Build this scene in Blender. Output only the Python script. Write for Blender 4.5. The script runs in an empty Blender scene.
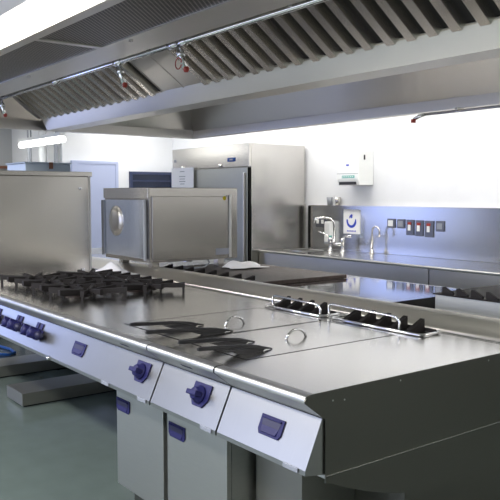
import bpy, bmesh, math, random
from mathutils import Vector, Matrix
random.seed(7)
S = bpy.context.scene
C = S.collection
PI = math.pi

# ------------------------------------------------------------------ camera
cd = bpy.data.cameras.new('camera')
cam = bpy.data.objects.new('camera', cd); C.objects.link(cam)
cd.sensor_fit = 'HORIZONTAL'; cd.sensor_width = 36.0
cd.lens = 734.2 / 500 * 36.0
cd.clip_start = 0.05; cd.clip_end = 100
r = Vector((0.60539, 0.79593, 0)); u = Vector((-0.05946, 0.04522, 0.99721)); b = Vector((0.79371, -0.60369, 0.07470))
m = Matrix((r, u, b)).transposed().to_4x4(); m.translation = (0, 0, 1.5)
cam.matrix_world = m
S.camera = cam

# ------------------------------------------------------------------ world, big lights, exposure
w = bpy.data.worlds.new('world'); S.world = w; w.use_nodes = True
bg = w.node_tree.nodes['Background']
bg.inputs[0].default_value = (0.50, 0.60, 1.0, 1); bg.inputs[1].default_value = 1.6
S.view_settings.view_transform = 'Standard'; S.view_settings.look = 'None'
S.view_settings.gamma = 1; S.view_settings.use_curve_mapping = False
S.view_settings.exposure = 0.4

def area(name, loc, size, energy, color=(1, 1, 1), rot=(0, 0, 0)):
    l = bpy.data.lights.new(name, 'AREA'); l.shape = 'RECTANGLE'; l.size = size[0]; l.size_y = size[1]
    l.energy = energy; l.color = color
    o = bpy.data.objects.new(name, l); C.objects.link(o); o.location = loc; o.rotation_euler = rot
    return o
# daylight for two unseen windows, front one widened to brighten the canopy (lights stand just outside the openings)
area('daylight_front', (-4.0, -2.62, 1.7), (7.6, 1.5), 22, (1.0, 0.98, 0.93), (PI/2, 0, 0))
area('daylight_left', (-9.55, 0.3, 1.6), (2.2, 1.4), 11, (0.34, 0.43, 1.0), (PI/2, 0, -PI/2))

# ------------------------------------------------------------------ materials
def mat(name, col, rough=0.5, metal=0.0, **k):
    m = bpy.data.materials.new(name); m.use_nodes = True
    p = m.node_tree.nodes['Principled BSDF']
    p.inputs['Base Color'].default_value = (*col, 1)
    p.inputs['Roughness'].default_value = rough; p.inputs['Metallic'].default_value = metal
    if 'emit' in k:
        p.inputs['Emission Color'].default_value = (*k['emit'], 1); p.inputs['Emission Strength'].default_value = k['es']
    if 'trans' in k: p.inputs['Transmission Weight'].default_value = k['trans']
    if 'coat' in k: p.inputs['Coat Weight'].default_value = k['coat']
    if 'var' in k:      # noise variation: (scale xyz, amount of roughness, amount of colour, bump)
        sc, ar, ac, bu = k['var']
        N = m.node_tree.nodes; L = m.node_tree.links
        tc = N.new('ShaderNodeTexCoord'); mp = N.new('ShaderNodeMapping'); nz = N.new('ShaderNodeTexNoise')
        geo = N.new('ShaderNodeNewGeometry')
        L.new(geo.outputs['Position'], mp.inputs[0]); mp.inputs['Scale'].default_value = sc
        L.new(mp.outputs[0], nz.inputs['Vector']); nz.inputs['Detail'].default_value = 5
        mr = N.new('ShaderNodeMapRange'); mr.inputs[3].default_value = rough - ar; mr.inputs[4].default_value = rough + ar
        L.new(nz.outputs[0], mr.inputs[0]); L.new(mr.outputs[0], p.inputs['Roughness'])
        if ac:
            cr = N.new('ShaderNodeValToRGB')
            cr.color_ramp.elements[0].position = 0.3; cr.color_ramp.elements[1].position = 0.7
            cr.color_ramp.elements[0].color = (*[c*(1-ac) for c in col], 1)
            cr.color_ramp.elements[1].color = (*[min(1, c*(1+ac)) for c in col], 1)
            L.new(nz.outputs[0], cr.inputs[0]); L.new(cr.outputs[0], p.inputs['Base Color'])
        if bu:
            bp = N.new('ShaderNodeBump'); bp.inputs['Strength'].default_value = bu; bp.inputs['Distance'].default_value = 0.002
            L.new(nz.outputs[0], bp.inputs['Height']); L.new(bp.outputs[0], p.inputs['Normal'])
    return m
M = {}
M['steel'] = mat('brushed_steel', (0.64, 0.62, 0.59), 0.25, 1, var=((2, 2, 60), .02, .03, 0))
M['steel_top'] = mat('worktop_steel', (0.68, 0.67, 0.65), 0.22, 1, var=((3, 2, 3), .008, .02, 0))
M['steel_mirror'] = mat('polished_flat_steel', (0.66, 0.67, 0.68), 0.07, 1)
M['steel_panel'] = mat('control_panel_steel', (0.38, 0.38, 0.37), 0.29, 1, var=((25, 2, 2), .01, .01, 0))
M['steel_door'] = mat('cabinet_door_steel', (0.46, 0.47, 0.44), 0.42, 1, var=((2, 2, 40), .03, .03, 0))
M['steel_end_shaded'] = mat('end_panel_shaded_steel', (0.16, 0.16, 0.14), 0.36, 1, var=((1, 50, 50), .03, .04, 0))  # base darkened to paint in the dim surroundings this end reflects
M['steel_dark'] = mat('dim_steel', (0.30, 0.30, 0.27), 0.5, 1)  # darker base; on the floor plinths it paints in dark reflections
M['steel_hood'] = mat('hood_steel', (0.74, 0.72, 0.69), 0.32, 1)
M['steel_splash'] = mat('splashback_steel', (0.62, 0.63, 0.64), 0.24, 1, var=((50, 2, 2), .04, .04, 0))
M['steel_dull'] = mat('dull_steel', (0.47, 0.45, 0.42), 0.22, 1)
M['chrome'] = mat('chrome', (0.80, 0.80, 0.80), 0.10, 1)
M['nose'] = mat('rolled_steel_edge', (0.58, 0.58, 0.57), 0.40, 1)
M['iron'] = mat('cast_iron', (0.012, 0.010, 0.010), 0.62)
M['iron'].node_tree.nodes['Principled BSDF'].inputs['Specular IOR Level'].default_value = 0.3
M['plate'] = mat('worn_iron_plate', (0.060, 0.045, 0.040), 0.42, 0.6, var=((6, 6, 6), .1, .3, .1))
M['black'] = mat('black_plastic', (0.012, 0.012, 0.014), 0.45)
M['gap'] = mat('dark_gap', (0.01, 0.01, 0.01), 0.9); M['gap'].node_tree.nodes['Principled BSDF'].inputs['Specular IOR Level'].default_value = 0.05
M['filter_back'] = mat('filter_inner_steel', (0.035, 0.032, 0.03), 0.7, .3)
M['baffle'] = mat('baffle_steel', (0.78, 0.74, 0.68), 0.26, 1)
M['lip'] = mat('canopy_lip_steel', (0.80, 0.77, 0.71), 0.38, 1)
M['indigo'] = mat('indigo_plastic', (0.014, 0.014, 0.080), 0.5)
M['indigo'].node_tree.nodes['Principled BSDF'].inputs['Specular IOR Level'].default_value = 0.25
M['indigo_dark'] = mat('indigo_trim_and_shade', (0.012, 0.012, 0.05), 0.5)  # darker plastic trim, also painting the shade inside the finger pulls
M['badge'] = mat('silver_badge', (0.30, 0.32, 0.37), 0.45, 0.3)
M['white'] = mat('white_plastic', (0.82, 0.84, 0.83), 0.35)
M['paper'] = mat('paper', (0.92, 0.93, 0.94), 0.8)
M['cloth'] = mat('white_cloth', (0.85, 0.85, 0.86), 0.95, var=((40, 40, 40), 0, .02, 0))
M['wall'] = mat('white_wall', (0.82, 0.84, 0.86), 0.55, var=((1, 1, 1), .05, .02, 0))
M['right_wall'] = mat('right_wall_paint', (0.25, 0.25, 0.24), 0.7)
M['bay_wall'] = mat('bay_wall_paint', (0.45, 0.46, 0.46), 0.7)
M['ceiling'] = mat('ceiling_paint', (0.75, 0.76, 0.78), 0.8)
M['dim_wall'] = mat('grey_wall', (0.10, 0.10, 0.095), 0.8)
M['floor'] = mat('resin_floor', (0.105, 0.135, 0.125), 0.24, 0, var=((1.5, 1.5, 1.5), .04, .05, 0))
M['door_blue'] = mat('pale_blue_door', (0.46, 0.52, 0.72), 0.45)
M['navy'] = mat('navy_frame', (0.03, 0.045, 0.11), 0.4)
M['navy_glass'] = mat('dark_glass', (0.012, 0.02, 0.05), 0.12)
M['teal'] = mat('teal_print', (0.10, 0.42, 0.36), 0.5)
M['blue'] = mat('blue_print', (0.02, 0.06, 0.55), 0.5)
M['red'] = mat('red_plastic', (0.32, 0.035, 0.02), 0.4)
M['yellow'] = mat('yellow_sticker', (0.75, 0.62, 0.02), 0.5)
M['grey'] = mat('grey_paint', (0.30, 0.32, 0.35), 0.5)
M['socket'] = mat('socket_metal', (0.17, 0.18, 0.21), 0.35, 0.7)
M['brown'] = mat('rust_brown', (0.22, 0.10, 0.06), 0.6)
M['cable_blue'] = mat('blue_cable', (0.02, 0.16, 0.55), 0.4)
M['lamp'] = mat('lit_tube', (1, 1, 1), 0.5, emit=(1, 1, 0.97), es=4)
M['diffuser'] = mat('lit_diffuser', (1, 1, 1), 0.5, emit=(1, 0.97, 0.92), es=4)
M['tray'] = mat('pale_blue_plastic', (0.42, 0.50, 0.58), 0.35)
M['sal_front'] = mat('door_glass_steel', (0.74, 0.80, 0.92), 0.2, 1)
M['glass'] = mat('window_glass', (1, 1, 1), 0.0, trans=1.0)
M['screen'] = mat('blue_display', (0.01, 0.06, 0.28), 0.2)
# perforated sheet: dots cut by voronoi distance
def perforated():
    m = mat('perforated_steel', (0.42, 0.40, 0.37), 0.4, 1)
    N = m.node_tree.nodes; L = m.node_tree.links; p = N['Principled BSDF']
    geo = N.new('ShaderNodeNewGeometry'); vo = N.new('ShaderNodeTexVoronoi'); vo.inputs['Randomness'].default_value = 0
    vo.inputs['Scale'].default_value = 62
    mp = N.new('ShaderNodeMapping'); mp.inputs['Rotation'].default_value = (0, 0, PI/4)
    L.new(geo.outputs['Position'], mp.inputs[0]); L.new(mp.outputs[0], vo.inputs['Vector'])
    cr = N.new('ShaderNodeValToRGB'); e = cr.color_ramp.elements
    e[0].position = .40; e[0].color = (0.015, 0.015, 0.015, 1); e[1].position = .48; e[1].color = (0.36, 0.33, 0.30, 1)
    L.new(vo.outputs['Distance'], cr.inputs[0]); L.new(cr.outputs[0], p.inputs['Base Color'])
    return m
M['perf'] = perforated()

# ------------------------------------------------------------------ mesh helpers (all in world coordinates)
ORG = {}
def box(bm, x0, x1, y0, y1, z0, z1, bev=0, M4=None):
    g = bmesh.new()
    bmesh.ops.create_cube(g, size=1)
    for v in g.verts:
        v.co = Vector((x0 + (v.co.x+.5)*(x1-x0), y0 + (v.co.y+.5)*(y1-y0), z0 + (v.co.z+.5)*(z1-z0)))
    if bev: bmesh.ops.bevel(g, geom=g.edges[:], offset=bev, segments=2, affect='EDGES', profile=0.5)
    merge(bm, g, M4); return bm
def merge(bm, g, M4=None):
    if M4 is not None: g.transform(M4)
    bmesh.ops.recalc_face_normals(g, faces=g.faces[:])
    me = bpy.data.meshes.new('t'); g.to_mesh(me); g.free(); bm.from_mesh(me); bpy.data.meshes.remove(me)
def B(*a, **k): return box(bmesh.new(), *a, **k)
def prism(bm, pts, axis, a0, a1, M4=None, bev=0):
    """closed polygon extruded along axis; pts are in the two other coordinates in xyz order"""
    g = bmesh.new()
    def mk(p, a):
        if axis == 'x': return (a, p[0], p[1])
        if axis == 'y': return (p[0], a, p[1])
        return (p[0], p[1], a)
    A = [g.verts.new(mk(p, a0)) for p in pts]; Bv = [g.verts.new(mk(p, a1)) for p in pts]
    g.faces.new(A); g.faces.new(Bv[::-1])
    n = len(pts)
    for i in range(n): g.faces.new((A[i], A[(i+1) % n], Bv[(i+1) % n], Bv[i]))
    if bev: bmesh.ops.bevel(g, geom=g.edges[:], offset=bev, segments=2, affect='EDGES', profile=0.5)
    merge(bm, g, M4); return bm
def tube(bm, pts, rad, n=10, closed=False, M4=None):
    g = bmesh.new(); pts = [Vector(p) for p in pts]; rings = []
    N = len(pts); up = Vector((0, 0, 1)); prev = None
    for i, p in enumerate(pts):
        a = pts[(i-1) % N] if (closed or i > 0) else p
        c = pts[(i+1) % N] if (closed or i < N-1) else p
        t = (c-a).normalized()
        if prev is None:
            s = t.cross(up)
            if s.length < 1e-3: s = t.cross(Vector((0, 1, 0)))
        else: s = prev - t*prev.dot(t)
        s.normalize(); prev = s; q = t.cross(s)
        rr = rad[i] if isinstance(rad, (list, tuple)) else rad
        rings.append([g.verts.new(p + (s*math.cos(2*PI*k/n) + q*math.sin(2*PI*k/n))*rr) for k in range(n)])
    for i in range(N if closed else N-1):
        A = rings[i]; D = rings[(i+1) % N]
        for k in range(n): g.faces.new((A[k], A[(k+1) % n], D[(k+1) % n], D[k]))
    if not closed: g.faces.new(rings[0][::-1]); g.faces.new(rings[-1])
    for f in g.faces: f.smooth = True
    merge(bm, g, M4); return bm
def lathe(bm, prof, loc, n=24, M4=None):
    """profile (radius, height) turned about z, then moved to loc (after M4)"""
    g = bmesh.new(); rings = []
    for rr, z in prof:
        if rr < 1e-6: rings.append([g.verts.new((0, 0, z))])
        else: rings.append([g.verts.new((rr*math.cos(2*PI*k/n), rr*math.sin(2*PI*k/n), z)) for k in range(n)])
    for A, D in zip(rings, rings[1:]):
        for k in range(n):
            k2 = (k+1) % n
            if len(A) == 1 and len(D) == 1: continue
            if len(A) == 1: g.faces.new((A[0], D[k], D[k2]))
            elif len(D) == 1: g.faces.new((A[k], A[k2], D[0]))
            else: g.faces.new((A[k], A[k2], D[k2], D[k]))
    for rg in (rings[0], rings[-1]):
        if len(rg) > 1: g.faces.new(rg)
    for f in g.faces: f.smooth = True
    T = Matrix.Translation(loc)
    merge(bm, g, T @ M4 if M4 is not None else T); return bm
def arc(c, rad, a0, a1, n, plane='xz'):
    out = []
    for i in range(n+1):
        a = a0 + (a1-a0)*i/n; x = rad*math.cos(a); y = rad*math.sin(a)
        out.append({'xz': (c[0]+x, c[1], c[2]+y), 'yz': (c[0], c[1]+x, c[2]+y), 'xy': (c[0]+x, c[1]+y, c[2])}[plane])
    return out
def obj(name, bm, mt, parent=None, smooth=False):
    o_ = ORG[parent.name] if parent else Vector((0, 0, 0))
    me = bpy.data.meshes.new(name)
    if parent: bm.transform(Matrix.Translation(-o_))
    bm.to_mesh(me); bm.free()
    me.materials.append(M[mt] if isinstance(mt, str) else mt)
    o = bpy.data.objects.new(name, me); C.objects.link(o)
    if parent: o.parent = parent
    ORG[o.name] = o_.copy()
    if smooth:
        for p in me.polygons: p.use_smooth = True
    return o
def islands(name, bm, mt, parent):
    """one object per disconnected piece of the mesh"""
    left = set(bm.verts); out = []
    while left:
        seed = next(iter(left)); comp = {seed}; st = [seed]
        while st:
            v = st.pop()
            for e in v.link_edges:
                w_ = e.other_vert(v)
                if w_ not in comp: comp.add(w_); st.append(w_)
        left -= comp
        g = bmesh.new(); mp = {v: g.verts.new(v.co) for v in comp}
        for f in {f for v in comp for f in v.link_faces}: g.faces.new([mp[v] for v in f.verts]).smooth = f.smooth
        out.append(obj(name, g, mt, parent))
    bm.free(); return out
def tag(o, label, cat, group=None, kind=None):
    o['label'] = label; o['category'] = cat
    if group: o['group'] = group
    if kind: o['kind'] = kind
    return o
def thing(name, loc, label, cat, group=None):
    o = bpy.data.objects.new(name, None); C.objects.link(o); o.location = loc; o.empty_display_size = .1
    ORG[o.name] = Vector(loc)
    return tag(o, label, cat, group)
def single(name, bm, mt, base, label, cat, group=None):
    """a thing that is one mesh, origin at its base"""
    base = Vector(base); bm.transform(Matrix.Translation(-base))
    me = bpy.data.meshes.new(name); bm.to_mesh(me); bm.free(); me.materials.append(M[mt])
    o = bpy.data.objects.new(name, me); C.objects.link(o); o.location = base; ORG[o.name] = base
    return tag(o, label, cat, group)
def struct(name, bm, mt, parent=None):
    o = obj(name, bm, mt, parent)
    if not parent: o['kind'] = 'structure'
    return o
def copy_tree(o, parent=None):
    c = o.copy(); C.objects.link(c)
    if parent: c.parent = parent
    for ch in list(o.children): copy_tree(ch, c)
    return c

# ------------------------------------------------------------------ room
XL, XA, XR, YF, YB, ZC = -9.3, -11.2, 3.2, -2.5, 5.65, 2.75
struct('floor', B(XA, XR, YF, YB, -.1, 0), 'floor')
struct('ceiling', B(XA-.1, XR+.1, YF-.1, YB+.1, ZC, ZC+.1), 'ceiling')
struct('wall_back', B(XL-.1, XR, YB, YB+.12, 0, ZC), 'wall')
wl = bmesh.new()                                   # left end wall, with the deeper bay beside it
box(wl, XL-.1, XL, 3.95, YB, 0, ZC)
box(wl, XA, XL-.1, 3.95, 4.05, 0, ZC)
struct('wall_left', wl, 'wall')
wb = bmesh.new(); box(wb, XA-.1, XA, 1.6, 4.05, 0, ZC); box(wb, XA, XL-.1, 1.5, 1.6, 0, ZC)
struct('wall_bay', wb, 'bay_wall')
ww = bmesh.new()                                   # wall with the left window, out of the frame
box(ww, XL-.1, XL, YF, -.9, 0, ZC); box(ww, XL-.1, XL, 1.5, 1.6, 0, ZC)
box(ww, XL-.1, XL, -.9, 1.5, 0, .9); box(ww, XL-.1, XL, -.9, 1.5, 2.4, ZC)
struct('wall_window_side', ww, 'wall')
wf = bmesh.new()
box(wf, XA, -8.0, YF-.1, YF, 0, ZC); box(wf, 0, XR, YF-.1, YF, 0, ZC)
box(wf, -8.0, 0, YF-.1, YF, 0, .9); box(wf, -8.0, 0, YF-.1, YF, 2.5, ZC)  # unseen window opening, widened to let more light under the canopy
struct('wall_front', wf, 'wall')
struct('wall_right', B(XR, XR+.1, YF, YB, 0, ZC), 'right_wall')

# door in the left end wall
d = struct('door_1', B(XL+.005, XL+.045, 4.10, 4.70, .01, 1.92), 'door_blue')
df = bmesh.new(); box(df, XL+.001, XL+.055, 4.06, 4.10, 0, 1.96); box(df, XL+.001, XL+.055, 4.70, 4.74, 0, 1.96); box(df, XL+.001, XL+.055, 4.10, 4.70, 1.92, 1.96)
obj('door_frame', df, 'door_blue', d)
dh = bmesh.new(); tube(dh, [(XL+.045, 4.63, 1.0), (XL+.09, 4.63, 1.0), (XL+.09, 4.52, 1.0)], .01)
obj('door_handle', dh, 'chrome', d)
# dark serving hatch
wn = struct('window_1', B(XL+.002, XL+.02, 4.97, 5.60, 1.10, 1.79), 'navy_glass')
fr = bmesh.new()
for a in ((4.93, 4.97, 1.06, 1.83), (5.60, 5.64, 1.06, 1.83), (4.97, 5.60, 1.79, 1.83), (4.97, 5.60, 1.06, 1.10), (4.97, 5.60, 1.69, 1.71)):
    box(fr, XL+.001, XL+.04, *a)
obj('window_frame', fr, 'navy', wn)

# bay: pale wall panels, brown rail, pipes
struct('trim_1', B(XA+.001, XA+.03, 1.7, 4.05, 1.90, 1.94), 'brown')
pp = bmesh.new(); tube(pp, [(-9.5, 3.76, 0), (-9.5, 3.76, ZC)], .055, 16)
single('service_pipe', pp, 'white', (-9.5, 3.76, 0), 'thick white vertical pipe below the lit fluorescent lamp', 'pipe')
pp = bmesh.new(); tube(pp, [(-9.55, 3.60, 0), (-9.55, 3.60, ZC)], .03, 12)
single('service_pipe', pp, 'grey', (-9.55, 3.60, 0), 'dark grey vertical pipe left of the thick white pipe', 'pipe')
pp = bmesh.new(); tube(pp, [(-9.36, 3.89, 0), (-9.36, 3.89, ZC)], .03, 12)
single('service_pipe', pp, 'grey', (-9.36, 3.89, 0), 'grey vertical pipe right of the thick white pipe by the corner', 'pipe')
# cupboard row low on the bay side, seen under the tall cabinets
t = thing('low_table', (-7.6, 3.2, 0), 'low steel table with a brown edge beyond the end of the island', 'table')
obj('table_top', B(-8.2, -7.3, 2.6, 4.4, .82, .86), 'grey', t)
obj('table_edge', B(-7.3, -7.28, 2.6, 4.4, .81, .865), 'brown', t)
for x in (-8.15, -7.35):
    for y in (2.65, 4.35): obj('leg', B(x-.02, x+.02, y-.02, y+.02, 0, .82), 'grey', t)

# fluorescent lamp
t = thing('fluorescent_lamp', (-8.82, 3.47, 2.14), 'lit white fluorescent batten hanging left beyond the canopy', 'lamp')
tb = bmesh.new(); tube(tb, [(-9.50, 3.47, 2.145), (-8.14, 3.47, 2.145)], .038, 14)
obj('tube', tb, 'lamp', t)
obj('housing', B(-9.50, -8.14, 3.43, 3.51, 2.183, 2.225), 'white', t)
for x in (-9.2, -8.4): obj('suspension_rod', B(x-.006, x+.006, 3.464, 3.476, 2.225, ZC), 'white', t)

# ceiling light panels (behind and above the canopy); bay and right-hand ones added for extra light
def ceiling_panel(x, y, lab, e=70, sx=1.2, sy=.3):
    t = thing('ceiling_light', (x, y, ZC-.03), lab, 'lamp', 'ceiling light panels')
    obj('frame', B(x-sx/2-.02, x+sx/2+.02, y-sy/2-.02, y+sy/2+.02, ZC-.025, ZC-.001), 'white', t)
    obj('diffuser', B(x-sx/2, x+sx/2, y-sy/2, y+sy/2, ZC-.032, ZC-.0251), 'diffuser', t)
    l = area('panel_light', (x, y, ZC-.04), (sx, sy), e, (1, .96, .91)); return t
for i, x in enumerate((-8.4, -6.8, -5.2, -3.6, -2.0, -.2, 1.6)):  # last two added to brighten the tall cabinet and grill side
    ceiling_panel(x, 4.8, 'unseen ceiling light panel over the back worktop', 11)
for x in (-5.6, -3.2, -.6):
    ceiling_panel(x, -.6, 'ceiling light panel on the near side of the canopy', 75)
ceiling_panel(-10.2, 2.7, 'added unseen light panel brightening the left bay', 9)  # added to lift the grey of the bay
ceiling_panel(1.7, 3.6, 'added unseen light panel past the near end of the canopy', 35)  # added to give the tall cabinet something bright to reflect

# ------------------------------------------------------------------ canopy hood
XH0, XH1, YH0, YH1, ZH = -6.72, 0.2, 1.05, 4.35, 2.10
t = thing('extraction_canopy', (-3.3, 2.7, 2.1), 'long stainless steel extraction canopy over the island cooking suite', 'canopy')
fa = bmesh.new()                                   # outer fascia, near side, bright
prism(fa, [(YH0, ZH), (YH0+.015, ZH), (YH0+.015, 2.235), (YH0, 2.235)], 'x', XH0, XH1)
obj('near_fascia', fa, 'lip', t)
sh = bmesh.new()                                   # outside sloping shroud
prism(sh, [(YH0+.001, 2.236), (YH0+.02, 2.236), (YH0+.30, ZC-.001), (YH0+.28, ZC-.001)], 'x', XH0, XH1)
obj('near_shroud', sh, 'steel_hood', t)
# supply plenum along the near side: perforated underside and plain strips
lipm = bmesh.new()
box(lipm, XH0+.02, XH1, YH0+.016, YH0+.075, 2.115, 2.125)
box(lipm, XH0+.02, XH1, YH0+.06, YH0+.075, 2.125, 2.15)
obj('inner_gutter', lipm, 'steel_hood', t)
xs = [-6.68, -4.86, -3.0, -1.2, .18]
for a, b_ in zip(xs, xs[1:]):
    obj('perforated_panel', B(a+.02, b_-.02, YH0+.078, 1.455, 2.146, 2.15), 'perf', t)
    if a > -6: obj('panel_bar', B(a-.02, a+.02, YH0+.078, 1.455, 2.140, 2.15, bev=.002), 'steel_hood', t)
pl = bmesh.new()
prism(pl, [(1.455, 2.14), (1.64, 2.14), (1.64, 2.50), (1.625, 2.50), (1.625, 2.155), (1.455, 2.155)], 'x', XH0+.02, XH1)
obj('plenum_strip', pl, 'steel_hood', t)
rv = bmesh.new()
for i in range(5):
    x = -6.2 + i*1.15
    for y in (YH0+.07, 1.475): box(rv, x-.008, x+.008, y-.006, y+.006, 2.130, 2.1455)
islands('fixing_clip', rv, 'steel', t)
# filter bank: plane through (2.60, 2.20) rising 35 deg towards the near side
TH = math.radians(35); FL = .86
def filt(x0, x1):
    bm = bmesh.new()
    pitch = .118; n = max(2, int(round((x1-x0)/pitch))); p = (x1-x0)/n
    d_ = Vector((0, -math.cos(TH), math.sin(TH))); nn = Vector((0, -math.sin(TH), -math.cos(TH)))  # nn faces the viewer
    o0 = Vector((0, 2.60, 2.205))
    F = Matrix(((1, 0, 0, 0), (0, d_.y, nn.y, o0.y), (0, d_.z, nn.z, o0.z), (0, 0, 0, 1)))
    for i in range(n):                              # proud ridges with a trench between them
        a = x0 + i*p
        prism(bm, [(a+.006, 0), (a+.012, .042), (a+p*.50, .042), (a+p*.50+.006, 0)], 'y', .012, FL, M4=F)
        box(bm, a+.004, a+p-.004, .0, .011, 0, .012, M4=F)
    return bm, F
for k, (x0, x1) in enumerate([(-6.48, -5.94), (-5.94, -5.40), (-5.40, -4.88), (-4.88, -4.38), (-3.86, -3.36), (-3.36, -2.86), (-2.86, -2.36), (-2.36, -1.86), (-1.86, -1.36), (-1.36, -.86)]):
    bm, F = filt(x0+.008, x1-.008)
    f_ = obj('baffle_filter', bm, 'baffle', t)
    fb = bmesh.new()
    box(fb, x0+.004, x1-.004, 0, FL, -.012, -.002, M4=F)
    obj('filter_backing', fb, 'filter_back', f_)
    ff = bmesh.new()
    box(ff, x0+.001, x0+.009, 0, FL, -.001, .012, M4=F); box(ff, x1-.009, x1-.001, 0, FL, -.001, .012, M4=F)
    islands('filter_rim', ff, 'steel_hood', f_)
bl = bmesh.new()
box(bl, -4.376, -3.864, 0, FL, -.01, .010, M4=F); box(bl, -4.125, -4.115, 0, FL, .010, .014, M4=F)
box(bl, XH0+.06, -6.482, 0, FL, -.01, .004, M4=F)
box(bl, -.85, XH1, 0, FL, -.01, .004, M4=F)
islands('blanking_panel', bl, 'steel_hood', t)
gt = bmesh.new()                                   # centre gutter below the filters
prism(gt, [(2.585, 2.205), (2.635, 2.205), (2.66, 2.11), (2.80, 2.11), (2.84, 2.26), (2.86, 2.26), (2.815, 2.095), (2.645, 2.095)], 'x', -6.56, XH1)
obj('centre_gutter', gt, 'lip', t)
obj('gutter_shadow_strip', B(-6.54, XH1, 2.592, 2.598, 2.206, 2.213), 'gap', t)  # dark strip painting the shadow line at the filter bottoms
fs = bmesh.new()                                   # far filter housing, above and behind the gutter
prism(fs, [(2.85, 2.25), (3.55, 2.73), (3.53, 2.74), (2.84, 2.27)], 'x', -6.56, XH1)
obj('far_filter_back', fs, 'steel_hood', t)
# far side and left end: vertical lip and sloping inner panels meeting in a mitre
def ringband(y_lip, z_lip):
    pass
fl = bmesh.new()
box(fl, XH0, XH1, YH1-.015, YH1, ZH, 2.19); box(fl, XH0, XH1, YH1-.07, YH1-.015, ZH, ZH+.008); box(fl, XH0, XH1, YH1-.07, YH1-.06, ZH+.008, ZH+.03)
obj('far_lip', fl, 'lip', t)
for x in (-4.25, -2.2):
    g = bmesh.new(); q = [(YH1-.014, 2.19), (YH1-.018, 2.186), (YH1-.288, ZC-.02), (YH1-.284, ZC-.015)]
    prism(g, q, 'x', x, x+.006); obj('inner_panel_joint', g, 'gap', t)
el = bmesh.new()
box(el, XH0, XH0+.015, YH0, YH1, ZH, 2.19); box(el, XH0+.015, XH0+.07, YH0, YH1-.071, ZH, ZH+.008); box(el, XH0+.06, XH0+.07, YH0+.08, YH1-.071, ZH+.008, ZH+.03)
obj('end_lip', el, 'steel_hood', t)
def quadslab(pts, th):
    g = bmesh.new(); P_ = [Vector(p) for p in pts]; n_ = (P_[1]-P_[0]).cross(P_[2]-P_[0]).normalized()*th
    A = [g.verts.new(p) for p in P_]; D = [g.verts.new(p+n_) for p in P_]
    g.faces.new(A); g.faces.new(D[::-1])
    for i in range(4): g.faces.new((A[i], A[(i+1) % 4], D[(i+1) % 4], D[i]))
    bmesh.ops.recalc_face_normals(g, faces=g.faces[:]); return g
obj('far_inner_panel', quadslab([(XH0+.01, YH1-.01, 2.19), (XH1, YH1-.01, 2.19), (XH1, YH1-.28, ZC-.01), (XH0+.28, YH1-.28, ZC-.01)], .01), 'steel_hood', t)
obj('end_inner_panel', quadslab([(XH0+.01, YH0+.02, 2.19), (XH0+.01, YH1-.01, 2.19), (XH0+.28, YH1-.28, ZC-.01), (XH0+.28, YH0+.30, ZC-.01)], -.01), 'steel_hood', t)
# fire suppression pipes with drops
def drop(bm, x, y, z, L=.11, lean=.02):
    tube(bm, [(x, y, z), (x+lean*.3, y, z-L*.35), (x+lean, y+.01, z-L)], .011, 8)
    tube(bm, [(x+lean*.3, y, z-L*.30), (x+lean*.55, y+.003, z-L*.50)], .017, 8)
    return bm
t2 = thing('suppression_pipe', (-3.3, 1.70, 2.15), 'long chrome fire suppression pipe running below the canopy filters', 'pipe')
pb = bmesh.new(); tube(pb, [(-6.6, 1.71, 2.155), (.1, 1.71, 2.155)], .013, 12)
obj('pipe', pb, 'chrome', t2)
jn = bmesh.new()
for x in (-4.1, -3.32, -2.80, -2.72): tube(jn, [(x-.03, 1.71, 2.155), (x+.03, 1.71, 2.155)], .02, 12)
islands('coupling', jn, 'chrome', t2)
br = bmesh.new()
for x in (-6, -5, -4.0, -3.0, -2.0, -1.0): tube(br, [(x, 1.71, 2.16), (x, 1.66, 2.17), (x, 1.64, 2.17)], .008, 8)
islands('pipe_bracket', br, 'steel', t2)
for x in (-5.04, -3.32, -2.76):
    nz = obj('nozzle', drop(bmesh.new(), x, 1.71, 2.15, .11, .04), 'chrome', t2)
    rc = bmesh.new(); lathe(rc, [(0, -.014), (.009, -.013), (.013, -.004), (.013, .006), (.009, .010), (0, .010)], (x+.043, 1.722, 2.040), 14)
    obj('red_cap', rc, 'red', nz)
rg = bmesh.new(); tube(rg, arc((-2.745, 1.70, 2.065), .024, 0, 2*PI-.3, 16, 'xz'), .0025, 6)
obj('red_tag_ring', rg, 'red', t2)
t2 = thing('suppression_pipe', (-2.6, 4.23, 2.08), 'thin chrome pipe with red nozzle along the far canopy lip', 'pipe')
pb = bmesh.new(); tube(pb, [(-3.48, 4.22, 2.075), (.1, 4.22, 2.075)], .010, 10)
tube(pb, [(-3.48, 4.22, 2.075), (-3.52, 4.21, 2.065), (-3.56, 4.2, 2.045)], .013, 10)
obj('pipe', pb, 'chrome', t2)
for x in (-3.2, -2.2, -1.2):
    bm = bmesh.new(); box(bm, x-.01, x+.01, 4.21, 4.285, 2.078, 2.10); obj('pipe_bracket', bm, 'steel', t2)
bm = bmesh.new(); lathe(bm, [(0, -.012), (.018, -.012), (.018, .012), (0, .012)], (-3.565, 4.2, 2.035), 12); obj('red_cap', bm, 'red', t2)

# ------------------------------------------------------------------ back worktop, splashback
t = thing('back_worktop', (-3.2, 5.3, 0), 'long stainless steel worktop with sink along the white back wall', 'worktop')
XW0 = -6.345
wt = bmesh.new()
SX, SY = -5.98, 5.28
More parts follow.
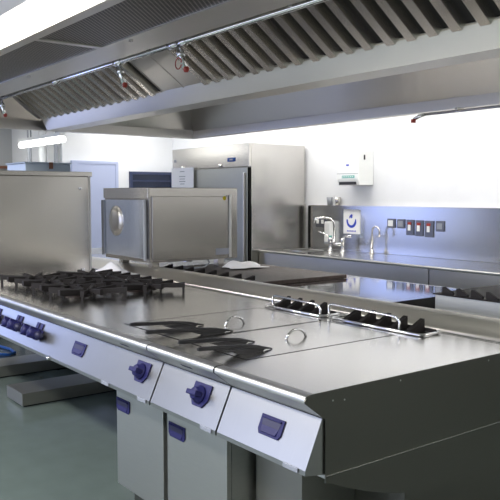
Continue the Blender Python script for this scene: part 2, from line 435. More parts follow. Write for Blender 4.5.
# worktop slab around the sink opening
box(wt, XW0, SX-.17, 4.95, 5.635, .875, .90); box(wt, SX+.17, 1.5, 4.95, 5.635, .875, .90)
box(wt, SX-.17, SX+.17, 4.95, SY-.14, .875, .90); box(wt, SX-.17, SX+.17, SY+.14, 5.635, .875, .90)
obj('worktop_slab', wt, 'steel_top', t)
e = bmesh.new(); tube(e, [(XW0, 4.945, .888), (1.5, 4.945, .888)], .013, 12)
obj('rolled_edge', e, 'nose', t)
a = bmesh.new(); box(a, XW0, -4.015, 4.955, 4.975, .66, .875); box(a, -4.005, 1.5, 4.955, 4.975, .66, .875)
islands('apron', a, 'lip', t)
b2 = bmesh.new(); box(b2, XW0+.25, 1.5, 5.0, 5.6, .1, .66)
obj('underframe', b2, 'steel_door', t)
for x in (XW0+.04, XW0+.17): obj('leg', B(x-.02, x+.02, 4.98, 5.02, 0, .875), 'grey', t)
sb = bmesh.new()
prism(sb, [(SX-.17, SY-.14), (SX+.17, SY-.14), (SX+.17, SY+.14), (SX-.17, SY+.14)], 'z', .72, .73)
for q in ((SX-.172, SX-.168, SY-.14, SY+.14), (SX+.168, SX+.172, SY-.14, SY+.14), (SX-.17, SX+.17, SY-.142, SY-.138), (SX-.17, SX+.17, SY+.138, SY+.142)):
    box(sb, *q, .72, .899)
obj('sink_bowl', sb, 'nose', t)
sr = bmesh.new(); tube(sr, [(SX-.17, SY-.14, .903), (SX+.17, SY-.14, .903), (SX+.17, SY+.14, .903), (SX-.17, SY+.14, .903)], .006, 8, closed=True)
obj('sink_rim', sr, 'nose', t)
t = thing('splashback', (-3.2, 5.64, .9), 'brushed steel splashback sheet on the back wall above the worktop', 'splashback')
obj('sheet', B(-6.24, 1.5, 5.628, 5.648, .902, 1.375), 'steel_splash', t)
obj('top_ledge', B(-6.24, 1.5, 5.585, 5.648, 1.376, 1.386), 'steel', t)
obj('corner_strip', B(-6.27, -6.245, 5.60, 5.648, .902, 1.38), 'gap', t)
obj('corner_trim', B(-6.243, -6.20, 5.61, 5.627, .902, 1.375), 'steel', t)
single('side_splash_panel', B(-6.344, -6.334, 4.84, 5.62, .902, 1.395), 'steel', (-6.34, 5.27, .902), 'brushed steel side panel against the refrigerator, above the worktop end', 'splash panel')

# ------------------------------------------------------------------ refrigerator
t = thing('refrigerator', (-7.22, 5.27, 0), 'tall stainless steel double-door upright refrigerator against back wall', 'refrigerator')
obj('body', B(-7.93, -6.352, 4.85, 5.62, .1, 2.06, bev=.004), 'steel', t)
obj('header_panel', B(-7.93, -6.352, 4.815, 4.85, 1.81, 2.06, bev=.003), 'steel', t)
for x0, x1, hx in ((-7.93, -7.605, -7.88), (-7.595, -6.38, -6.42)):
    dd = obj('door', B(x0, x1, 4.815, 4.85, .12, 1.80, bev=.004), 'steel_door', t)
    hb = bmesh.new(); box(hb, hx-.012, hx+.012, 4.785, 4.813, .5, 1.74, bev=.004)
    obj('handle', hb, 'nose', dd)
obj('door_seal', B(-6.378, -6.355, 4.82, 4.85, .12, 1.80), 'gap', t)
obj('display', B(-6.74, -6.60, 4.808, 4.815, 1.87, 1.915), 'screen', t)
obj('display_digits', B(-6.70, -6.64, 4.806, 4.808, 1.885, 1.90), 'badge', t)
obj('badge', B(-7.88, -7.84, 4.810, 4.815, 1.90, 1.935), 'badge', t)
bm = bmesh.new()
for x in (-6.88, -7.68):
    lathe(bm, [(0, 0), (.018, 0), (.018, .02), (0, .02)], (x, 4.815, 1.83), 14, M4=Matrix.Rotation(PI/2, 4, 'X'))
islands('lock', bm, 'chrome', t)
for x in (-7.85, -6.45):
    for y in (4.98, 5.56):
        bm = bmesh.new(); tube(bm, [(x, y, 0), (x, y, .1)], .02, 10); obj('foot', bm, 'black', t)
t = thing('notice_sheet', (-7.76, 4.783, 1.38), 'white paper notice with faint grey lines taped on refrigerator door', 'notice')
obj('sheet', B(-7.90, -7.40, 4.782, 4.784, 1.38, 1.83), 'paper', t)
ln = bmesh.new()
for i, (w_, z) in enumerate(((.10, 1.78), (.14, 1.72), (.12, 1.69), (.14, 1.66), (.10, 1.63), (.13, 1.50), (.11, 1.47))):
    box(ln, -7.65-w_/2, -7.65+w_/2, 4.7805, 4.7815, z, z+.008)
islands('printed_line', ln, 'grey', t)

# ------------------------------------------------------------------ things on the back wall
t = thing('towel_dispenser', (-5.46, 5.65, 1.6), 'white wall-mounted paper towel dispenser with teal stripe', 'dispenser')
bm = bmesh.new()
prism(bm, [(5.648, 1.60), (5.44, 1.60), (5.42, 1.66), (5.42, 1.93), (5.44, 1.955), (5.648, 1.965)], 'x', -5.62, -5.31, bev=.008)
obj('casing', bm, 'white', t)
obj('cover_seam', B(-5.618, -5.312, 5.4185, 5.423, 1.718, 1.723), 'grey', t)
obj('stripe', B(-5.54, -5.36, 5.4170, 5.4195, 1.675, 1.70), 'teal', t)
bm = bmesh.new()
for i in range(6): box(bm, -5.53+i*.028, -5.515+i*.028, 5.4155, 5.4168, 1.682, 1.693)
obj('stripe_print', bm, 'white', t)
obj('logo_mark', B(-5.48, -5.44, 5.4170, 5.4195, 1.80, 1.815), 'blue', t)
obj('paper_slot', B(-5.585, -5.345, 5.421, 5.435, 1.606, 1.636), 'black', t)
bm = bmesh.new(); box(bm, -5.312, -5.306, 5.50, 5.52, 1.86, 1.91, bev=.002)
obj('sight_slot', bm, 'black', t)

# wash hands sign
t = thing('handwash_sign', (-5.6, 5.62, 1.09), 'white sign with blue hands-and-drop symbol on the steel splashback', 'sign')
obj('board', B(-5.715, -5.475, 5.618, 5.6275, 1.085, 1.345, bev=.002), 'paper', t)
sg = bmesh.new(); cx, cz, yy = -5.595, 1.225, 5.6165
def flat_arc(bm, rad, a0, a1, w0, w1, n=16, y0=yy, c=(0, 0)):
    g = bmesh.new(); A = []; D = []
    for i in range(n+1):
        tt = i/n; a = a0+(a1-a0)*tt; wd = w0+(w1-w0)*tt
        A.append((cx+c[0]+(rad-wd/2)*math.cos(a), cz+c[1]+(rad-wd/2)*math.sin(a)))
        D.append((cx+c[0]+(rad+wd/2)*math.cos(a), cz+c[1]+(rad+wd/2)*math.sin(a)))
    prism(bm, A + D[::-1], 'y', y0, y0+.0015)
flat_arc(sg, .062, PI*.93, PI*1.85, .022, .030)
flat_arc(sg, .062, PI*1.85, PI*2.10, .030, .010)
flat_arc(sg, .030, PI*.35, PI*1.05, .016, .010, c=(.004, .030))
prism(sg, [(cx-.004, cz+.075), (cx+.016, cz+.045), (cx+.010, cz+.028), (cx-.006, cz+.026), (cx-.018, cz+.040)], 'y', yy, yy+.0015)
obj('symbol', sg, 'blue', t)
bm = bmesh.new()
for i in range(7): box(bm, -5.655+i*.019, -5.643+i*.019, 5.6165, 5.618, 1.108, 1.124-(i % 2)*.004)
obj('caption_marks', bm, 'blue', t)

# sockets
def socket(x0, x1, z0, z1, kind, lab):
    t = thing('wall_switch', ((x0+x1)/2, 5.628, z0), lab, 'switch', 'switches on the splashback')
    obj('plate', B(x0, x1, 5.615, 5.6275, z0, z1, bev=.003), 'socket', t)
    cx = (x0+x1)/2; cz = (z0+z1)/2
    if kind == 'white':
        bm = B(cx-.032, cx+.030, 5.606, 5.6145, cz-.03, cz+.03, bev=.003); obj('rocker', bm, 'white', t)
    elif kind == 'neon':
        obj('neon', B(cx-.022, cx+.022, 5.606, 5.6145, z1-.052, z1-.024, bev=.003), 'red', t)
        obj('rocker', B(cx-.018, cx+.014, 5.604, 5.6145, cz-.03, cz+.028, bev=.003), 'white', t)
    else:
        obj('blank_cover', B(cx-.03, cx+.03, 5.612, 5.6145, cz-.028, cz+.028), 'grey', t)
socket(-5.085, -4.985, 1.170, 1.262, 'white', 'steel wall switch with white rocker, leftmost of the row of six')
socket(-4.955, -4.860, 1.168, 1.260, 'blank', 'blank steel socket plate between white rocker and red neon switches')
socket(-4.835, -4.745, 1.105, 1.258, 'neon', 'left tall isolator switch with red neon beside a blank plate')
socket(-4.720, -4.630, 1.100, 1.256, 'neon', 'middle tall isolator switch with red neon of the three')
socket(-4.605, -4.505, 1.095, 1.254, 'neon', 'right tall isolator switch with red neon of the three')
socket(-4.475, -4.380, 1.155, 1.256, 'blank', 'blank socket plate at the right end of the switch row')
t = thing('double_socket', (-6.08, 5.62, 1.14), 'grey double wall socket behind the chrome mixer tap', 'socket')
obj('plate', B(-6.16, -5.99, 5.615, 5.6275, 1.14, 1.25, bev=.003), 'socket', t)
for x in (-6.12, -6.04): obj('rocker', B(x-.018, x+.018, 5.606, 5.6145, 1.18, 1.225, bev=.003), 'white', t)

# cups on the ledge
for x, lab in ((-5.93, 'small grey steel cup on splashback ledge, left of the pair'), (-5.80, 'small grey steel cup on splashback ledge, nearer the dispenser')):
    bm = bmesh.new(); lathe(bm, [(0, 0), (.024, 0), (.034, .09), (.031, .09), (.022, .004), (0, .004)], (x, 5.613, 1.3865), 18)
    single('steel_cup', bm, 'grey' if x < -5.9 else 'steel', (x, 5.613, 1.3865), lab, 'cup')

# soap dispenser (white) and taps
t = thing('soap_dispenser', (-5.91, 5.60, 1.0), 'white soap dispenser on the splashback behind the mixer tap', 'dispenser')
bm = bmesh.new(); box(bm, -5.955, -5.865, 5.555, 5.627, .98, 1.21, bev=.012); obj('casing', bm, 'white', t)
obj('push_lever', B(-5.94, -5.88, 5.54, 5.57, .965, .985, bev=.003), 'grey', t)
t = thing('mixer_tap', (-5.630, 5.38, .90), 'chrome bridge mixer tap with swan spout beside the sink', 'tap')
for x in (-5.690, -5.500):
    bm = bmesh.new(); lathe(bm, [(0, 0), (.032, 0), (.032, .010), (.017, .018), (.017, .09), (.024, .10), (.024, .135), (.015, .15), (0, .152)], (x, 5.40, .9005), 18)
    obj('pillar', bm, 'chrome', t)
bm = bmesh.new(); tube(bm, [(-5.690, 5.40, .985), (-5.500, 5.40, .985)], .016, 12); obj('bridge', bm, 'chrome', t)
bm = bmesh.new()
tube(bm, [(-5.630, 5.40, .985), (-5.630, 5.40, 1.17), (-5.630, 5.39, 1.22), (-5.660, 5.37, 1.25), (-5.730, 5.34, 1.262), (-5.820, 5.31, 1.25), (-5.840, 5.30, 1.20)], .012, 12)
obj('spout', bm, 'chrome', t)
bm = bmesh.new(); tube(bm, [(-5.500, 5.40, 1.055), (-5.430, 5.38, 1.075), (-5.330, 5.35, 1.08)], [.010, .009, .012], 10)
h = obj('lever', bm, 'chrome', t); h = obj('lever', tube(bmesh.new(), [(-5.690, 5.40, 1.055), (-5.740, 5.36, 1.09), (-5.800, 5.33, 1.11)], [.010, .009, .012], 10), 'chrome', t)
obj('indicator_cap', B(-5.705, -5.675, 5.385, 5.415, 1.056, 1.07, bev=.003), 'teal', t)
t = thing('gooseneck_tap', (-5.15, 5.50, .90), 'grey steel gooseneck tap right of the handwash sign', 'tap')
bm = bmesh.new(); lathe(bm, [(0, 0), (.028, 0), (.028, .01), (.014, .02), (.014, .05), (0, .05)], (-5.20, 5.52, .9005), 16); obj('base', bm, 'steel', t)
bm = bmesh.new(); tube(bm, [(-5.20, 5.52, .94), (-5.20, 5.52, 1.13)] + arc((-5.15, 5.52, 1.13), .05, PI, 0, 10)[1:] + [(-5.10, 5.52, 1.08)], .009, 10)
obj('spout', bm, 'steel', t)

# ------------------------------------------------------------------ island cooking suite
X1, X0 = -1.62, -6.9
t = thing('cooking_suite', (-3.9, 2.7, 0), 'long stainless steel island cooking suite with sloping front control panels', 'cooking suite')
SU = t
tp = bmesh.new()
prism(tp, [(1.475, .9), (1.475, .872), (3.90, .872), (3.90, .9)], 'x', X0, X1)
obj('worktop', tp, 'steel_top', t)
def nose_prof(o=0.0):
    pts = [(1.4745, .9)] + [(1.4535-.018*math.sin(a*PI/16), .8825+.0175*math.cos(a*PI/16)) for a in range(0, 11)] + [ (1.513, .818), (1.53, .818), (1.53, .87), (1.4745, .872)]
    return pts
for a, b_ in ((X1, -2.094), (-2.104, -2.572), (-2.580, X0)):
    bm = bmesh.new(); prism(bm, nose_prof(), 'x', b_, a)
    o = obj('rolled_front_edge', bm, 'nose', t)
    for p in o.data.polygons: p.use_smooth = len(p.vertices) == 4
    o.modifiers.new('edge_split', 'EDGE_SPLIT').split_angle = math.radians(28)
gp = bmesh.new()
for a, b_ in ((-2.104, -2.094), (-2.580, -2.572)):
    prism(gp, [(y+.0025, z-.001) for y, z in nose_prof()], 'x', a, b_)
islands('edge_joint', gp, 'gap', t)
for x in (-2.33, -2.83):
    n_ = Vector((0, -.605, -.797))
    fx = Matrix(((1, 0, 0, x), (0, .797, -.605, 1.470), (0, -.605, -.797, .851), (0, 0, 0, 1)))
    obj('edge_label', B(-.035, .035, -.007, .007, 0, .0015, M4=fx), 'indigo_dark', t)
# far side edge
bm = bmesh.new(); tube(bm, [(X0, 3.905, .885), (X1, 3.905, .885)], .015, 10); obj('rolled_far_edge', bm, 'nose', t)
# centre ridge
rp = [(2.62, .9005), (2.66, .906), (2.70, .926), (2.735, .946), (2.765, .954), (2.83, .954), (2.855, .948), (2.865, .93), (2.865, .9005)]
bm = bmesh.new(); prism(bm, rp, 'x', X0, X1-.001); o = obj('centre_ridge', bm, 'lip', t)
for p in o.data.polygons: p.use_smooth = len(p.vertices) == 4 and p.normal.y < .5
gl = bmesh.new(); box(gl, X0, X1, 2.595, 2.599, .8995, .9008)
box(gl, X0, X1, 2.575, 2.577, .8995, .9008)
islands('ridge_groove', gl, 'gap', t)
# end panel with curved lower edge
N = 28; pts = [(1.475, .9003), (1.462, .8998), (1.450, .8973), (1.440, .8913), (1.4350, .883), (1.438, .8745), (1.513, .817), (1.522, .812), (1.522, .612)]
for i in range(N+1):
    y = 1.53 + (3.87-1.53)*i/N; s = (y-2.70)/1.17
    pts.append((y, .425 + .187*abs(s)**2.9))
pts += [(3.88, .612), (3.915, .88), (3.90, .9003)]
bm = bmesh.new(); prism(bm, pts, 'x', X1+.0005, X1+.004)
obj('end_panel', bm, 'steel_end_shaded', t)
obj('end_panel_joint', B(X1+.0045, X1+.0060, 1.523, 3.87, .632, .6345), 'steel', t)
bm = bmesh.new()
for y, z in ((1.60, .862), (1.86, .883), (2.35, .883), (1.55, .868)): lathe(bm, [(0, 0), (.003, 0), (.003, .001), (0, .001)], (X1+.0045, y, z), 10, M4=Matrix.Rotation(PI/2, 4, 'Y'))
islands('rivet', bm, 'nose', t)
# body behind the panels
bd = bmesh.new(); box(bd, X0, X1-.01, 1.535, 3.87, .635, .871)
box(bd, -3.19, X1-.01, 1.60, 3.80, .58, .634)
obj('suite_body', bd, 'steel_door', t)
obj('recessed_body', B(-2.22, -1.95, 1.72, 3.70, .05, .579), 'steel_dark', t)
obj('pedestal', B(-1.95, -1.70, 1.99, 3.4, .02, .579), 'steel_end_shaded', t)
bm = bmesh.new(); box(bm, X0, -3.2, 2.45, 2.95, .101, .634); obj('service_spine', bm, 'steel_door', t)

# control panels, sloping: top (1.513,.815) to bottom front (1.445,.665)
PD = Vector((0, .068, .150)).normalized(); PN = Vector((0, -PD.z, PD.y))
def PF(x, s):     # frame on panel: local x = X, local y = up the slope, local z = outward; s = 0..1 from bottom
    o_ = Vector((x, 1.445+.068*s, .665+.150*s))
    return Matrix(((1, 0, 0, o_.x), (0, PD.y, PN.y, o_.y), (0, PD.z, PN.z, o_.z), (0, 0, 0, 1)))
def badge_on(x, parent):
    bm = bmesh.new(); box(bm, x-.035, x+.035, 1.4395, 1.4445, .6505, .6665, bev=.002); obj('badge', bm, 'badge', parent)
def flap_handle(M4, parent, wd=.118, hg=.066):
    """recessed finger pull: rounded plate with a flat patch painted as recess shade below a lip"""
    bm = bmesh.new(); h2 = hg/2; w2 = wd/2
    prism(bm, [(-w2, h2), (w2, h2), (w2, -h2*.55), (w2*.82, -h2), (-w2*.82, -h2), (-w2, -h2*.55)], 'z', .0005, .005, M4=M4, bev=.0015)
    f = obj('finger_pull', bm, 'indigo', parent)
    bm = bmesh.new(); w3 = w2*.80
    prism(bm, [(-w3, h2*.62), (w3, h2*.62), (w3*.92, -h2*.05), (-w3*.92, -h2*.05)], 'z', .0051, .0060, M4=M4)
    obj('hollow_shade', bm, 'indigo_dark', f)  # flat dark patch paints the shade of the finger recess
    bm = bmesh.new()
    g = bmesh.new(); V = [g.verts.new(p) for p in ((-w3*.92, -h2*.06, .0052), (w3*.92, -h2*.06, .0052), (w3*.8, -h2*.78, .0052), (-w3*.8, -h2*.78, .0052), (-w3*.78, -h2*.70, .0095), (w3*.78, -h2*.70, .0095))]
    for q in ((0, 1, 2, 3), (0, 4, 5, 1), (3, 2, 5, 4), (0, 3, 4), (1, 5, 2)): g.faces.new([V[i] for i in q])
    merge(bm, g, M4); obj('ramp', bm, 'indigo', f)
    bm = bmesh.new(); box(bm, -w3, w3, h2*.62, h2*.80, .0051, .011, bev=.002, M4=M4); obj('pull_lip', bm, 'indigo', f)
    return f
def knob(M4, parent):
    bm = bmesh.new(); w2, h2 = .056, .044
    prism(bm, [(-w2, h2), (w2, h2), (w2, -h2*.3), (w2*.55, -h2*1.0), (-w2*.55, -h2*1.0), (-w2, -h2*.3)], 'z', .0005, .006, M4=M4, bev=.002)
    f = obj('knob_plate', bm, 'indigo', parent)
    bm = bmesh.new(); lathe(bm, [(0, .006), (.034, .006), (.034, .014), (.026, .018), (.024, .036), (.020, .040), (0, .040)], (0, 0, 0), 24)
    box(bm, -.030, .030, -.0095, .0095, .018, .052, bev=.003, M4=Matrix.Rotation(.05, 4, 'Z'))
    bm.transform(M4); obj('knob', bm, 'indigo', f)
    return f
def tap_valve(M4, parent):
    """double gas-tap cluster: two winged knobs side by side with grey collars"""
    bm = bmesh.new(); box(bm, -.055, .055, -.022, .014, .0005, .008, bev=.003, M4=M4)
    f = obj('valve_plate', bm, 'indigo', parent)
    for dx in (-.034, .030):
        bm = bmesh.new(); lathe(bm, [(0, 0), (.022, 0), (.022, .012), (.016, .016), (.018, .034), (.012, .042), (0, .042)], (dx, -.006, .008), 18)
        box(bm, dx-.006, dx+.006, -.026, .016, .020, .050, bev=.002); bm.transform(M4)
        obj('knob', bm, 'indigo', f)
    bm = bmesh.new(); 
    for dx in (-.018, .020): box(bm, dx-.012, dx+.012, .014, .038, .0005, .004, M4=M4, bev=.001)
    islands('marking_plate', bm, 'indigo', f)
    bm = bmesh.new(); tube(bm, [(.045, -.006, .02), (.075, -.006, .02)], .013, 12, M4=M4); obj('collar', bm, 'indigo_dark', f)
    return f
pprof = [(1.513, .815), (1.445, .665), (1.445, .649), (1.525, .636), (1.534, .636), (1.534, .815)]
cps = []
for a, b_ in ((X1-.004, -2.094), (-2.104, -2.566), (-2.576, X0)):
    bm = bmesh.new(); prism(bm, pprof, 'x', b_, a); cps.append(obj('control_panel', bm, 'steel_panel', t))
flap_handle(PF(-1.83, .52), cps[0]); badge_on(-1.69, cps[0])
knob(PF(-2.255, .60), cps[1]); badge_on(-2.16, cps[1])
knob(PF(-2.705, .60), cps[2]); badge_on(-2.635, cps[2]); badge_on(-2.97, cps[2])
flap_handle(PF(-3.33, .55), cps[2], wd=.13)
tap_valve(PF(-3.87, .55) @ Matrix.Scale(1.45, 4), cps[2]); tap_valve(PF(-4.18, .55) @ Matrix.Scale(1.45, 4), cps[2]); tap_valve(PF(-4.55, .55) @ Matrix.Scale(1.45, 4), cps[2])
bm = bmesh.new(); lathe(bm, [(0, 0), (.012, 0), (.010, .012), (0, .016)], (0, 0, 0), 14, M4=Matrix.Rotation(PI/2, 4, 'X')); bm.transform(Matrix.Translation((-3.62, 1.4445, .658)))
obj('locking_stud', bm, 'chrome', cps[2])

# flush plates marked by dark joints, with loop handle and black levers
def joints(bm, x0, x1, y0, y1, w_=.006):
    z0, z1 = .8995, .9007
    box(bm, x0, x0+w_, y0, y1, z0, z1); box(bm, x1-w_, x1, y0, y1, z0, z1); box(bm, x0, x1, y0, y0+w_, z0, z1); box(bm, x0, x1, y1-w_, y1, z0, z1)
def loop_handle(x, y, parent):
    bm = bmesh.new()
    pts = [(x, y-.055, .901)] + [(x+.002, y-.055+.11*i/10, .901+.038*math.sin(PI*i/10)**.6) for i in range(1, 10)] + [(x, y+.055, .901)]
    tube(bm, pts, 0.006, 8); o = obj('loop_handle', bm, 'chrome', parent)
def lever(x, y0, y1, parent, z0=.942, z1=.905):
    bm = bmesh.new(); g = bmesh.new()
    secs = [(y0, z0, .006, .005), (y0+.015, z0+.001, .0105, .0075), (y0+(y1-y0)*.55, z0-.012, .0105, .007), (y0+(y1-y0)*.80, z0-.024, .014, .007), (y1, z1-.002, .004, .002)]
    rings = []
    for y, z, hw, hh in secs:
        rings.append([g.verts.new((x+a*hw, y, z+c*hh)) for a, c in ((-1, -.6), (-.6, -1), (.6, -1), (1, -.6), (1, .6), (.6, 1), (-.6, 1), (-1, .6))])
    for A, D in zip(rings, rings[1:]):
        for k in range(8): g.faces.new((A[k], A[(k+1) % 8], D[(k+1) % 8], D[k]))
    g.faces.new(rings[0]); g.faces.new(rings[-1])
    merge(bm, g)
    ym = y1-.20       # foot wedge down to the top
    prism(bm, [(ym-.02, z0-.020), (y1-.03, .912), (y1-.05, .901), (ym+.04, .901)], 'x', x-.009, x+.009)
    return obj('lever', bm, 'black', parent)
def module(x0, x1, y0, y1, hy, hx, levers):
    m_ = obj('lid_plate', B(x0+.004, x1-.004, y0+.004, y1-.004, .8992, .9006), 'steel_top', t)
    bm = bmesh.new(); joints(bm, x0, x1, y0, y1); obj('lid_joint', bm, 'gap', m_)
    loop_handle(hx, hy, m_)
    for lx, a, b_ in levers: lever(lx, a, b_, m_)
module(-2.555, -2.105, 1.585, 2.385, 2.0, -2.31, ((-2.35, 1.447, 1.81), (-2.20, 1.437, 1.78)))
module(-3.06, -2.565, 1.585, 2.385, 1.98, -2.72, ((-2.80, 1.480, 1.86), (-2.60, 1.447, 1.88)))

# vent strips with triangular fins, and chrome guard rails in front of them
def vent(x0, x1, y, n, parent=None):
    p_ = obj('vent_frame', tube(bmesh.new(), [(x0, y-.05, .908), (x0+.02, y-.07, .908), (x1-.02, y-.07, .908), (x1, y-.05, .908), (x1, y+.05, .908), (x1-.02, y+.06, .908), (x0+.02, y+.06, .908), (x0, y+.05, .908)], .0065, 8, closed=True), 'chrome', parent)
    bm = bmesh.new()
    for i in range(n):
        x = x0+.04+(x1-x0-.08)*(i+.5)/n
        prism(bm, [(y-.055, .9015), (y-.055, .914), (y+.042, .958), (y+.045, .9015)], 'x', x-.012, x+.012)
    obj('fin_rail', B(x0+.02, x1-.02, y+.046, y+.052, .9012, .918), 'iron', p_)
    islands('fin', bm, 'iron', p_)
vent(-3.08, -2.62, 2.50, 4, t); vent(-2.56, -2.00, 2.50, 5, t)
bm = bmesh.new()
for x0, x1, y in ((-2.96, -2.61, 2.41), (-2.565, -2.135, 2.44)):
    bm = tube(bmesh.new(), [(x0, y, .9015), (x0-.012, y, .945), (x0-.010, y, .968), (x0+.012, y, .975), (x1-.03, y, .968), (x1-.006, y, .962), (x1+.006, y, .945), (x1, y, .9015)], .0058, 10)
    obj('guard_rail', bm, 'chrome', t)

# dark solid top with fins on the far half
bm = bmesh.new(); box(bm, -5.02, -3.765, 2.93, 3.74, .9015, .930, bev=.004)
sp = obj('solid_top_plate', bm, 'plate', t)
bm = bmesh.new()
for i in range(8):
    x = -4.93+i*.15
    prism(bm, [(2.885, .9015), (2.885, .935), (2.985, .962), (2.985, .9015)], 'x', x-.012, x+.012)
islands('fin', bm, 'iron', sp)
obj('fin_rail', B(-5.0, -3.80, 2.872, 2.884, .9015, .925), 'iron', sp)
obj('mirror_top_plate', B(-3.74, -2.755, 2.90, 3.86, .9005, .9025), 'steel_mirror', t)
obj('black_hot_plate', B(-2.75, -1.64, 2.90, 3.86, .9005, .902), 'gap', t)
bm = bmesh.new(); box(bm, -2.37, -1.64, 2.98, 3.55, .9025, 1.0, bev=.003)
gb = obj('raised_burner_box', bm, 'steel_door', t)
obj('burner_box_shelf', B(-2.372, -1.64, 2.965, 3.56, 1.0005, 1.006), 'iron', gb)
obj('burner_box_line', B(-2.36, -1.64, 2.976, 2.979, .925, .930), 'nose', gb)
bm = bmesh.new()
for i in range(8):
    x = -2.33+i*.085
    prism(bm, [(x, 1.0062), (x, 1.040), (x+.012, 1.042), (x+.066, 1.014), (x+.066, 1.0062)], 'y', 2.985, 2.997)
islands('fin', bm, 'iron', gb)

# hob burners fixed in the top
BC = [(-4.68, 1.83), (-4.11, 1.83), (-4.68, 2.23), (-4.11, 2.23)]
for x, y in BC:
    bm = bmesh.new(); lathe(bm, [(0, 0), (.09, 0), (.085, .006), (.05, .008), (.05, .018), (.045, .022), (0, .022)], (x, y, .9008), 24)
    obj('burner', bm, 'plate', t)
# pan supports: separate castings
def grate(x, y, lab):
    bm = bmesh.new(); hx, hy = .275, .195
    def bar(p, q, w_=.010, z0=.922, z1=.940):
        p = Vector((*p, 0)); q = Vector((*q, 0)); d_ = q-p; L = d_.length; ang = math.atan2(d_.y, d_.x)
        box(bm, 0, L, -w_, w_, z0, z1, bev=.002, M4=Matrix.Translation((p.x, p.y, 0)) @ Matrix.Rotation(ang, 4, 'Z'))
    bar((x-hx*.8, y), (x+hx*.8, y), .009, .920, .936)
    for s in (-.5, .5): bar((x+s*hx, y-hy*.85), (x+s*hx, y+hy*.85), .009, .920, .936)
    for bx in (-.5, .5):
        X = x+bx*hx
        for k in range(8):
            a = k*PI/4+.15; ca, sa = math.cos(a), math.sin(a)
            R_ = min(hx*.5/abs(ca) if abs(ca) > .01 else 9, hy/abs(sa) if abs(sa) > .01 else 9)*.98
            M_ = Matrix.Translation((X, y, 0)) @ Matrix.Rotation(a, 4, 'Z')
            prism(bm, [(.030, .930), (.030, .950), (R_, .962), (R_, .930)], 'y', -.011, .011, M4=M_)
            if k % 2: box(bm, R_-.016, R_-.002, -.007, .007, .9012, .932, M4=M_)
    return single('pan_support', bm, 'iron', (x, y, .9012), lab, 'pan support', 'cast iron pan supports on the hob')
for (x, y), lab in zip(BC, ('black cast iron pan support, front left on the hob', 'black cast iron pan support, front right on the hob, near its edge',
                            'black cast iron pan support, rear left by white cloth and tall cabinet', 'black cast iron pan support, rear right nearest the centre ridge')):
    grate(x, y, lab)

# base cabinets hanging under the suite
def base_cabinet(x0, x1, lab, hx):
    t = thing('base_cabinet', ((x0+x1)/2, 1.9, .1), lab, 'cabinet', 'base cabinets under the suite')
    obj('carcass', B(x0, x1, 1.62, 2.40, .1, .579), 'steel_door', t)
    d_ = obj('door', B(x0+.003, x1-.003, 1.598, 1.619, .102, .576, bev=.002), 'steel_door', t)
    fx = Matrix(((1, 0, 0, hx), (0, 0, -1, 1.598), (0, 1, 0, .500), (0, 0, 0, 1)))
    flap_handle(fx, d_, wd=.13, hg=.062)
    obj('toe_kick', B(x0+.02, x1-.02, 1.68, 2.3, 0, .1), 'steel_end_shaded', t)
base_cabinet(-3.17, -2.725, 'left stainless base cabinet with indigo finger pull, open floor beside', -3.095)
base_cabinet(-2.695, -2.245, 'right stainless base cabinet with indigo finger pull, nearest the dark end', -2.61)

# plinth beams on the floor
for x0, x1, y0, lab in ((-5.34, -5.02, 1.80, 'nearest long low steel plinth on the floor under the suite'), (-6.25, -5.95, 1.80, 'middle low steel plinth on the floor behind the nearest one'),
                        (-3.52, -3.22, 1.79, 'short low steel plinth beside the left base cabinet'), (-8.0, -7.65, 1.7, 'low steel plinth furthest back on the floor at left')):
    t = thing('floor_plinth', ((x0+x1)/2, y0, 0), lab, 'plinth', 'floor plinths')
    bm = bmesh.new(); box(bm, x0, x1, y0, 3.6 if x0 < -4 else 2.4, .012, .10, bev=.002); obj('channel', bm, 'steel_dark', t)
    bm = bmesh.new(); box(bm, x0+.02, x1-.02, y0+.02, 3.55 if x0 < -4 else 2.38, 0, .012); obj('skid', bm, 'black', t)
pts = [(-7.75+.1, 1.70, .12), (-7.60, 1.75, .014), (-7.30, 1.98, .014), (-7.05, 2.18, .014), (-6.85, 2.22, .014), (-6.74, 2.30, .014), (-6.80, 2.38, .014), (-6.98, 2.40, .014), (-7.2, 2.36, .014)][1:]
single('blue_cable', tube(bmesh.new(), pts, .013, 8), 'cable_blue', (-7.1, 2.5, .001), 'bright blue cable on the floor seen under the left control panel', 'cable')

# ------------------------------------------------------------------ tall cabinet on the left end of the island
t = thing('tall_steel_cabinet', (-5.7, 1.98, .9), 'tall plain stainless steel cabinet standing on island at left', 'cabinet')
obj('body', B(-6.2, -5.235, 1.50, 2.44, .902, 1.640, bev=.003), 'steel', t)
obj('top_trim', B(-6.21, -5.215, 1.49, 2.452, 1.6405, 1.675, bev=.003), 'steel', t)
obj('edge_trim', B(-5.234, -5.226, 2.428, 2.442, .902, 1.640), 'nose', t)
for y, z in ((2.36, 1.55), (2.37, .93)):
    bm = bmesh.new(); box(bm, -5.234, -5.222, y-.012, y+.012, z-.008, z+.010, bev=.002); lathe(bm, [(0, 0), (.008, 0), (.006, .01), (0, .012)], (-5.222, y, z-.004), 12, M4=Matrix.Rotation(PI/2, 4, 'Y'))
    obj('latch', bm, 'chrome', t)
t = thing('storage_tray', (-5.65, 2.2, 1.676), 'pale blue plastic tray on top of the tall steel cabinet', 'tray')
bm = bmesh.new(); box(bm, -5.85, -5.45, 2.02, 2.38, 1.6765, 1.74, bev=.006); obj('tray', bm, 'tray', t)
obj('lid', B(-5.86, -5.44, 2.01, 2.39, 1.7405, 1.750, bev=.003), 'tray', t)
obj('clip', B(-5.437, -5.430, 2.20, 2.23, 1.70, 1.75), 'brown', t)

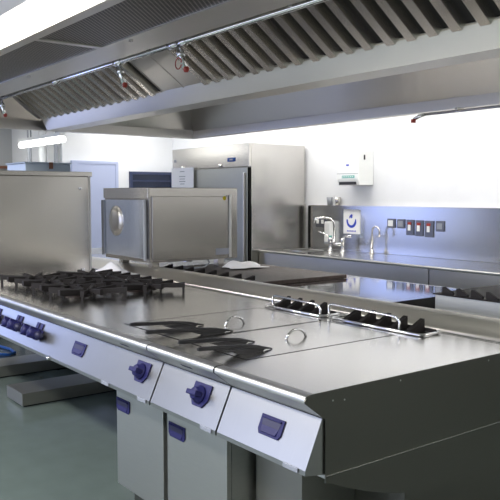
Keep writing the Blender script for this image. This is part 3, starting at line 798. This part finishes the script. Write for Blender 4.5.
# ------------------------------------------------------------------ salamander grill box
t = thing('salamander_grill', (-5.05, 3.08, .955), 'boxy stainless steel salamander grill raised over the centre ridge', 'grill')
bx0, bx1, by0, by1 = -5.43, -4.715, 2.66, 3.46
obj('casing', B(bx0, bx1, by0, by1, 1.0, 1.555, bev=.004), 'steel_dull', t)
obj('side_panel', B(bx1+.0005, bx1+.014, by0+.02, by1-.10, 1.015, 1.49, bev=.003), 'steel_dull', t)
obj('side_edge', B(bx1+.0005, bx1+.020, by1-.095, by1-.070, 1.01, 1.50, bev=.002), 'nose', t)
bm = bmesh.new(); lathe(bm, [(0, 0), (.016, 0), (.016, .002), (0, .002)], (bx1+.0145, 3.325, 1.475), 18, M4=Matrix.Rotation(PI/2, 4, 'Y')); obj('sticker', bm, 'yellow', t)
obj('rating_plate', B(bx1+.0143, bx1+.0155, 3.24, 3.38, 1.035, 1.085), 'badge', t)
obj('header', B(bx0, bx1, by0-.012, by0-.001, 1.475, 1.555, bev=.002), 'steel', t)
fd = obj('front_door', B(bx0+.02, bx1-.03, by0-.018, by0-.001, 1.03, 1.465, bev=.003), 'sal_front', t)
bm = bmesh.new(); lathe(bm, [(0, .020), (.07, .020), (.095, .012), (.110, 0), (.118, .002), (.118, -.001), (0, -.001)], (-5.20, by0-.0185, 1.30), 32, M4=Matrix.Rotation(PI/2, 4, 'X'))
obj('round_fan_cover', bm, 'steel', fd)
for x in (bx0+.012, bx1-.018): obj('door_post', B(x-.010, x+.010, by0-.034, by0-.019, 1.02, 1.46, bev=.002), 'grey', t)
for x, y in ((-4.83, 2.76), (-5.3, 2.76)): obj('support_post', B(x-.03, x+.03, y-.03, y+.03, .9555, .9995), 'steel', t)
for x, y in ((-4.83, 3.36), (-5.3, 3.36)): obj('support_post', B(x-.03, x+.03, y-.03, y+.03, .9315, .9995), 'steel', t)
obj('power_cable', tube(bmesh.new(), [(-4.76, 3.20, .9995), (-4.73, 3.20, .975), (-4.72, 3.15, .945), (-4.74, 3.05, .937), (-4.85, 3.0, .9365)], .006, 8), 'grey', t)

# ------------------------------------------------------------------ cloths
def cloth(cx, cy, z0, lx, ly, hgt, seed, rot, lab):
    rnd = random.Random(seed); g = bmesh.new(); nx, ny = 26, 18
    ph = [rnd.uniform(0, 6.28) for _ in range(8)]
    V = []
    for i in range(nx+1):
        row = []
        for j in range(ny+1):
            u_, v_ = i/nx*2-1, j/ny*2-1
            k = max(0, 1-(abs(u_)**3+abs(v_)**3)*.8)
            h_ = (.50+.28*math.sin(3.2*u_+ph[0]+1.0*v_)+.18*math.sin(4.5*v_+ph[1]-2*u_)+.06*math.sin(8*u_+3*v_+ph[2]))
            x = u_*lx/2*(1+.10*math.sin(4*v_+ph[3])); y = v_*ly/2*(1+.12*math.sin(5*u_+ph[4]))
            row.append(g.verts.new((x, y, max(.006, hgt*k*h_)+.006)))
        V.append(row)
    for i in range(nx):
        for j in range(ny): g.faces.new((V[i][j], V[i+1][j], V[i+1][j+1], V[i][j+1]))
    base = bmesh.ops.extrude_face_region(g, geom=g.faces[:])
    for e_ in base['geom']:
        if isinstance(e_, bmesh.types.BMVert): e_.co.z -= .003
    bmesh.ops.recalc_face_normals(g, faces=g.faces[:])
    for f in g.faces: f.smooth = True
    g.transform(Matrix.Translation((cx, cy, z0)) @ Matrix.Rotation(rot, 4, 'Z'))
    single('kitchen_cloth', g, 'cloth', (cx, cy, z0), lab, 'cloth')
cloth(-5.03, 2.525, .9012, .34, .18, .095, 3, .1, 'crumpled white cloth on the island beside the tall steel cabinet')
cloth(-4.58, 3.42, .931, .22, .30, .060, 11, -.15, 'crumpled white cloth lying on the dark iron plate')
